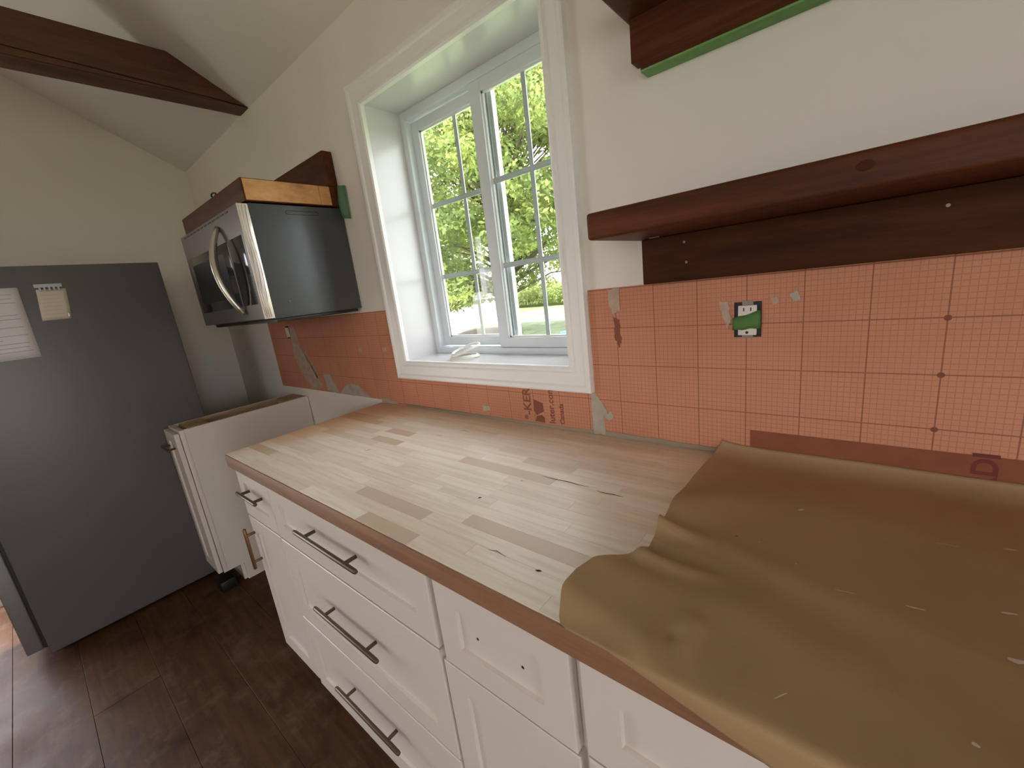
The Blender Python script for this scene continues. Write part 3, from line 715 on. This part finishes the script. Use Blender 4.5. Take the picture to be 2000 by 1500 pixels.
bm = bmesh.new(); tube(bm, [Vector((-2.0, FYf-.066, .60))-P, Vector((-1.97, FYf-.112, .60))-P, Vector((-1.40, FYf-.112, .60))-P, Vector((-1.37, FYf-.066, .60))-P], .011, 10); finish(bm, 'handle', MT['steelh'], F, True)
for x, y in ((-2.03, -.52), (-1.35, -.52), (-2.03, -1.2), (-1.35, -1.2)):
    box('foot', MT['black'], x-.025, x+.025, y-.025, y+.025, 0, .0218, F, .003)
# papers on its side
def side_sheet(name, mat, y0, y1, z0, z1, tilt, label, curl=.006):
    """sheet on the x+ face: y0..y1, sheared slightly"""
    bm = bmesh.new(); n = 8; rows = []
    for j in range(n+1):
        v = j/n; z = z1+(z0-z1)*v
        rows.append([bm.verts.new((FX+.0012+curl*(v**2)*(u/6)*.6, y0+(y1-y0)*u/6+tilt*v, z)) for u in range(7)])
    for a_, b_ in zip(rows, rows[1:]):
        for k in range(6): bm.faces.new((a_[k], a_[k+1], b_[k+1], b_[k]))
    bmesh.ops.recalc_face_normals(bm, faces=bm.faces[:]); bmesh.ops.solidify(bm, geom=bm.faces[:], thickness=.0003)
    return tag(finish(bm, name, mat, smooth=True), label, 'paper')
ps = side_sheet('paper_sheet', MT['paperw'], -1.164, -.948, 1.314, 1.603, -.004, 'white printed letter sheet on the refrigerator side, near the left edge', .0)
for i in range(15):
    if i in (4, 9): continue
    z = 1.575-i*.0165; L = (.17, .165, .172, .10)[i % 4]
    box('print_line', MT['inkg'], FX+.0012, FX+.0018, -1.14, -1.14+L, z, z+.0035, ps)
pn = side_sheet('paper_note', MT['papert'], -.899, -.809, 1.460, 1.590, -.014, 'small tan note clipped to the refrigerator side', .0)
for i in range(6): box('print_line', MT['inkg'], FX+.0012, FX+.0018, -.895-.0014*i, -.835-.0014*i, 1.565-i*.016, 1.5665-i*.016, pn)
bm = bmesh.new(); bx(bm, FX+.0005, FX+.006, -.902, -.818, 1.597, 1.612, .001)
for k in range(5): bx(bm, FX+.0015, FX+.008, -.890+.014*k, -.883+.014*k, 1.583, 1.599, .001)
tag(finish(bm, 'magnetic_clip', MT['chrome']), 'grey magnetic clip holding the tan note', 'clip')
tag(box('magnet', MT['chrome'], FX+.0018, FX+.006, -.832, -.822, 1.467, 1.488, None, .0015), 'tiny dark magnet at the lower corner of the tan note', 'magnet')

# ================================================================ COIL ON THE SILL
bm = bmesh.new(); c = Vector((.240, .068, WB)); pts = []
for i in range(97):
    a = i*2*math.pi/24; r = .056-.0022*(i/24); pts.append(c+Vector((r*math.cos(a), r*math.sin(a), .0035+.0026*(i/24)*.8)))
tube(bm, pts, .0032, 7)
pts = []
for i in range(53):
    a = i*2*math.pi/26; r = .055+.002*math.sin(a*3)
    pts.append(c+Vector((-.004+r*math.cos(a), .012+r*math.sin(a), .030+.015*math.sin(a+.6)+.003*i/26)))
tube(bm, pts, .0032, 7)
tag(finish(bm, 'cord_coil', MT['cord'], smooth=True), 'small coil of white cord lying on the window sill', 'cord')

# ================================================================ KRAFT PAPER over the counter
edge_pts = [(-.003, 1.166), (-.03, 1.158), (-.10, 1.152), (-.181, 1.149), (-.297, 1.150), (-.37, 1.152), (-.41, 1.156), (-.45, 1.158), (-.475, 1.146), (-.50, 1.130), (-.535, 1.108), (-.573, 1.098), (-.613, 1.097), (-.640, 1.108), (-.652, 1.118)]
def edge_x(y):
    for (a, xa), (b, xb) in zip(edge_pts, edge_pts[1:]):
        if b <= y <= a: return xa+(xb-xa)*(y-a)/(b-a)
    return edge_pts[-1][1]
def ridge(x, y, ax, ay, bx_, by, h, wd, fade=True):
    dx, dy = bx_-ax, by-ay; L2 = dx*dx+dy*dy; t = max(0, min(1, ((x-ax)*dx+(y-ay)*dy)/L2))
    d2 = (x-ax-t*dx)**2+(y-ay-t*dy)**2
    return h*math.exp(-d2/(2*wd*wd))*((1-t*.75) if fade else 1)
def paper_z(x, y):
    z = CT+.0028
    z += .010*math.exp(-max(0, x-edge_x(y))/.03)*(1 if y > -.60 else max(0, (y+.652)/.05))
    d_ = x-edge_x(max(y, -.60)); fl = math.exp(-max(0, d_)**2/(2*.07**2))
    if -.655 < y < -.47:
        up_ = max(0, min(1, (-.47-y)/.07)); dn = 1 if y > -.608 else max(0, (y+.652)/.044)
        z += .019*up_*up_*(3-2*up_)*dn*fl
    z += ridge(x, y, 1.150, -.30, 1.235, -.20, .013, .028)
    z += ridge(x, y, 1.156, -.385, 1.215, -.375, .024, .011)
    z += ridge(x, y, 1.160, -.470, 1.26, -.462, .013, .010)
    z -= ridge(x, y, 1.170, -.440, 1.235, -.436, .016, .007)
    z += ridge(x, y, 1.225, -.640, 1.215, -.60, .010, .012)
    z -= ridge(x, y, 1.246, -.592, 1.252, -.590, .006, .006, False)
    z += ridge(x, y, 1.258, -.59, 1.262, -.56, .006, .010, False)
    z += ridge(x, y, 1.30, -.50, 1.62, -.60, .006, .03) + ridge(x, y, 1.35, -.18, 1.9, -.30, .006, .05)
    z += ridge(x, y, 1.26, -.38, 1.55, -.45, .004, .02)
    z += .0010*math.sin(x*17+y*9)*math.sin(y*13-x*5)+.0010
    return max(z, CT+.0016)
bm = bmesh.new(); NX, NY = 150, 96; rows = []
for j in range(NY+1):
    v = j/NY; row = []
    # first 8 rows climb the wall, last 8 hang over the front edge
    if j < 8: yy = -.0062-.055*(j/8)**1.5; up = .0265*(1-j/8)**1.8
    elif j > NY-9: yy = CF-.0022; up = None
    else: yy = -.0612+(CF+.001+.0612)*((j-8)/(NY-17)); up = 0
    ex = edge_x(yy)
    for i in range(NX+1):
        u = (i/NX)**1.7
        x = ex+(2.55-ex)*u
        if up is None:
            t = (j-(NY-9))/9
            hang = max(0, min(1, (x-1.185)/.19))*.046+.0015
            x = max(x, 1.118+.068*t)
            z = CT+.0022-t*hang; y_ = yy-.002*math.sin(math.pi*t)*min(1, max(0, x-1.2)/.1)-.0008
        else:
            z = paper_z(x, yy)+up; y_ = yy
            if yy > -.05: z = CT+.0016+(z-CT-.0016)*.9
            if yy < CF+.03: z = CT+.0022+(z-CT-.0022)*max(0, (yy-CF)/.03)**.6
        row.append(bm.verts.new((x, y_, z)))
    rows.append(row)
for a_, b_ in zip(rows, rows[1:]):
    for k in range(NX): bm.faces.new((a_[k], b_[k], b_[k+1], a_[k+1]))
bmesh.ops.recalc_face_normals(bm, faces=bm.faces[:]); bmesh.ops.solidify(bm, geom=bm.faces[:], thickness=.00035)
kp = tag(finish(bm, 'kraft_paper', MT['kraft'], smooth=True), 'brown kraft paper sheet covering the right part of the countertop', 'paper')
rnd = random.Random(5)
for x, y, L, wd, ang, m in ((1.343, -.215, .012, .004, .6, 'spack'), (1.266, -.340, .005, .002, 0, 'dark'), (1.299, -.340, .003, .0015, 0, 'spack'), (1.352, -.373, .005, .0012, 1.2, 'spack'), (1.409, -.405, .03, .0012, .2, 'spack'),
                        (1.476, -.394, .022, .003, .15, 'spack'), (1.560, -.352, .016, .004, .3, 'spack'), (1.363, -.606, .022, .0014, .95, 'spack'), (1.552, -.435, .016, .008, .3, 'spack'), (1.587, -.203, .018, .003, .3, 'spack'), (1.522, -.227, .03, .001, .1, 'spack'), (1.505, -.568, .006, .005, .3, 'spack')):
    bm = bmesh.new(); n = 12; vs = []
    for i in range(n):
        a = 2*math.pi*i/n; rr = rnd.uniform(.65, 1.1); px, py = L/2*rr*math.cos(a), wd/2*rr*math.sin(a)
        X = x+px*math.cos(ang)-py*math.sin(ang); Y = y+px*math.sin(ang)+py*math.cos(ang)
        vs.append(bm.verts.new((X, Y, paper_z(X, Y)+.0007)))
    bm.faces.new(vs); finish(bm, 'plaster_smudge' if m == 'spack' else 'ink_speck', MT[m], kp)

# ================================================================ OUTSIDE
GZ = -.6
def ground(name, mat, pts, z, label, th=.05, kind='structure', cat=None):
    bm = bmesh.new(); a = [bm.verts.new((p[0], p[1], z)) for p in pts]; b = [bm.verts.new((p[0], p[1], z-th)) for p in pts]
    bm.faces.new(a); bm.faces.new(b[::-1])
    for i in range(len(pts)): bm.faces.new((a[i], b[i], b[(i+1) % len(pts)], a[(i+1) % len(pts)]))
    bmesh.ops.recalc_face_normals(bm, faces=bm.faces[:])
    return tag(finish(bm, name, mat), label, cat, None, kind)
ground('lawn', MT['lawn'], [(-90, -60), (60, -60), (60, 90), (-90, 90)], GZ, 'shaded green lawn outside the window')
ground('driveway', MT['gravel'], raggy([(40, 17), (-9.7, 16.6), (-12.2, 16.4), (-14.8, 15.7), (-14.4, 14.1), (-13.4, 12.4), (-11.9, 10.5), (-14, 6), (-40, 2), (-70, 10), (-60, 26), (-25, 26), (-15.2, 19.7), (-11.8, 20.1), (40, 22)], 4, .12, 3), GZ+.012, 'bright pale gravel driveway beyond the lawn', .011)
ground('grass_verge', MT['verge'], raggy([(40, 22.2), (-11.8, 20.25), (-15.2, 19.9), (-25, 26.2), (-45, 26.5), (-45, 30), (40, 27)], 5, .15, 4), GZ+.03, 'yellow-green grass strip before the corn', .03)
ground('leaf_litter', MT['soil'], raggy([(-9.4, 12.4), (-12.1, 14.6), (-13.7, 14.75), (-13.8, 13.2), (-12.9, 11.6), (-10.9, 10.9)], 6, .2, 5), GZ+.022, 'brown leaf litter patch under the tree', .02)
def leaf_mesh(name, P, size, mat, parent=None, droop=.3, elong=1.6):
    n = len(P); d = np.random.normal(size=(n, 3)); d[:, 2] *= .6; d[:, 2] -= droop; d /= np.linalg.norm(d, axis=1)[:, None]
    r = np.random.normal(size=(n, 3)); s = np.cross(d, r); s /= np.linalg.norm(s, axis=1)[:, None]
    sz = size*np.random.uniform(.6, 1.3, n)[:, None]
    V = np.stack([P, P+d*sz*.5*elong+s*sz*.42, P+d*sz*elong, P+d*sz*.5*elong-s*sz*.42], 1).reshape(-1, 3)
    me = bpy.data.meshes.new(name); me.from_pydata(V.tolist(), [], np.arange(4*n).reshape(-1, 4).tolist()); me.materials.append(mat)
    o = bpy.data.objects.new(name, me); COL.objects.link(o)
    if parent is not None: o.parent = parent
    return o
tr = empty('maple_tree', (-10.2, 13.0, GZ), 'leafy green tree close outside, filling most of the window view', 'tree')
bm = bmesh.new()
tube(bm, [(0, 0, 0), (.05, .0, .6), (.0, .05, 2.2), (.15, .1, 4.2), (.1, .0, 7.0), (.2, .1, 9.5)], [.34, .27, .24, .2, .13, .05], 12)
finish(bm, 'trunk', MT['bark'], tr, True)
# clumps: centre (world), radius
cl = []
rnd = random.Random(21)
for i in range(330):
    a = rnd.uniform(0, 2*math.pi); rr = 5.2*math.sqrt(rnd.random()); z = rnd.uniform(1.3, 9.6)
    lim = 5.4*math.sqrt(max(.08, 1-((z-4.6)/5.4)**2))
    rr *= lim/5.2
    x, y = -10.2+rr*math.cos(a)*1.15, 13+rr*math.sin(a)
    if x > -9.2 and z < 2.6 and y < 14: z += 1.2
    cl.append((x, y, z, rnd.uniform(.45, .95)))
for x, y, z, r in ((-13.2, 12.2, .95, .6), (-13.8, 12.6, 1.1, .7), (-12.6, 12.0, 1.0, .55), (-11.9, 11.9, 1.15, .55), (-11.2, 11.8, 1.1, .5), (-10.4, 11.8, 1.2, .5), (-14.2, 13.4, 1.0, .7), (-12.8, 13.2, 1.2, .7), (-9.7, 11.9, 1.5, .5), (-13.1, 11.9, 1.9, .7), (-12, 11.7, 2.2, .7), (-10.8, 11.6, 2.2, .6)): cl.append((x, y, z, r))
br = bmesh.new(); P = []
for q, (x, y, z, r) in enumerate(cl):
    n = int(235*(r/.7)**2)
    d = np.random.normal(size=(n, 3)); d /= np.linalg.norm(d, axis=1)[:, None]
    P.append(np.array([x, y, z])+d*(r*np.random.uniform(.35, 1, n)**.6)[:, None]*np.array([1.15, 1.15, .8]))
    if q % 3 == 0:
        a = Vector((0, 0, max(1.6, min(7, (z-GZ)*.62)))); b = Vector((x+10.2, y-13, z-GZ)); m = a.lerp(b, .5)+Vector((0, 0, .35))
        tube(br, [a, m, b], [.07, .035, .012], 5)
finish(br, 'branches', MT['bark'], tr, True)
P = np.concatenate(P)-np.array([-10.2, 13.0, GZ])
lf = leaf_mesh('foliage', P, .13, MT['leaf'], tr); lf['kind'] = 'stuff'
# corn field
n = 7000
cx = np.random.uniform(-46, -6, n); depth = np.random.uniform(0, 1, n)**1.4*9
cy = 27.1+depth+(-cx-18)*.08
L = 7; P = []; D = []
base = np.stack([cx, cy, np.full(n, GZ)], 1)
V = []; Fc = []
Hh = np.random.uniform(1.75, 2.15, n)
idx = 0
allV = []
for k in range(L):
    h = Hh*(.12+.8*k/L); a = np.random.uniform(0, 2*np.pi, n); ln = np.random.uniform(.35, .6, n)
    dx, dy = np.cos(a), np.sin(a); p = base+np.stack([0*h, 0*h, h], 1)
    mid = p+np.stack([dx*ln*.5, dy*ln*.5, ln*.45], 1); tip = p+np.stack([dx*ln, dy*ln, ln*.15], 1)
    s = np.stack([-dy, dx, 0*dx], 1)*.045
    allV.append(np.stack([p-s*.5, p+s*.5, mid+s, tip, mid-s], 1).reshape(-1, 3))
V = np.concatenate(allV); nf = len(V)//5
me = bpy.data.meshes.new('corn_field')
st = np.arange(nf)*5
tri = np.stack([st, st+1, st+2, st+4], 1).tolist()+np.stack([st+4, st+2, st+3], 1).tolist()
me.from_pydata(V.tolist(), [], tri); me.materials.append(MT['corn'])
o = bpy.data.objects.new('corn_field', me); COL.objects.link(o)
tag(o, 'field of tall green corn beyond the driveway', 'corn', kind='stuff')
# white house behind the tree
H = empty('farmhouse', (-19.5, 19.5, GZ), 'white house with grey roof glimpsed behind the tree', 'house')
P = H.location
bm = bmesh.new(); x0, x1, y0, y1 = -24, -19.6, 19.0, 24.5; ze, zr = 5.2, 7.6
vs = [(x0, ze), (x0, GZ), (x1, GZ), (x1, ze), ((x0+x1)/2, zr)]
a = [bm.verts.new(Vector((p[0], y0, p[1]))-P) for p in vs]; b = [bm.verts.new(Vector((p[0], y1, p[1]))-P) for p in vs]
bm.faces.new(a); bm.faces.new(b[::-1])
for i in range(5): bm.faces.new((a[i], b[i], b[(i+1) % 5], a[(i+1) % 5]))
bmesh.ops.recalc_face_normals(bm, faces=bm.faces[:]); finish(bm, 'walls', MT['siding'], H)
bm = bmesh.new(); xm = (x0+x1)/2
for sx in (-1, 1):
    e = Vector((xm+sx*2.55, 0, ze-.38)); t = Vector((xm, 0, zr+.02))
    q = [Vector((e.x, y0-.35, e.z)), Vector((t.x, y0-.35, t.z)), Vector((t.x, y1+.3, t.z)), Vector((e.x, y1+.3, e.z))]
    A_ = [bm.verts.new(v-P) for v in q]; B_ = [bm.verts.new(v-P+Vector((0, 0, .14))) for v in q]
    bm.faces.new(A_); bm.faces.new(B_[::-1])
    for i in range(4): bm.faces.new((A_[i], B_[i], B_[(i+1) % 4], A_[(i+1) % 4]))
bmesh.ops.recalc_face_normals(bm, faces=bm.faces[:]); finish(bm, 'roof', MT['roof'], H)
box('house_window', MT['glassblk'], -22.4, -21.4, 18.97, 19.02, 2.4, 3.8, H)
o = empty('lawn_bucket', (-6.30, 10.88, GZ), 'small mint green bucket standing on the lawn', 'bucket')
bm = bmesh.new(); tube(bm, [(0, 0, 0), (0, 0, .26), (0, 0, .265)], [.10, .125, .13], 16); finish(bm, 'bucket_body', MT['mint'], o, True)
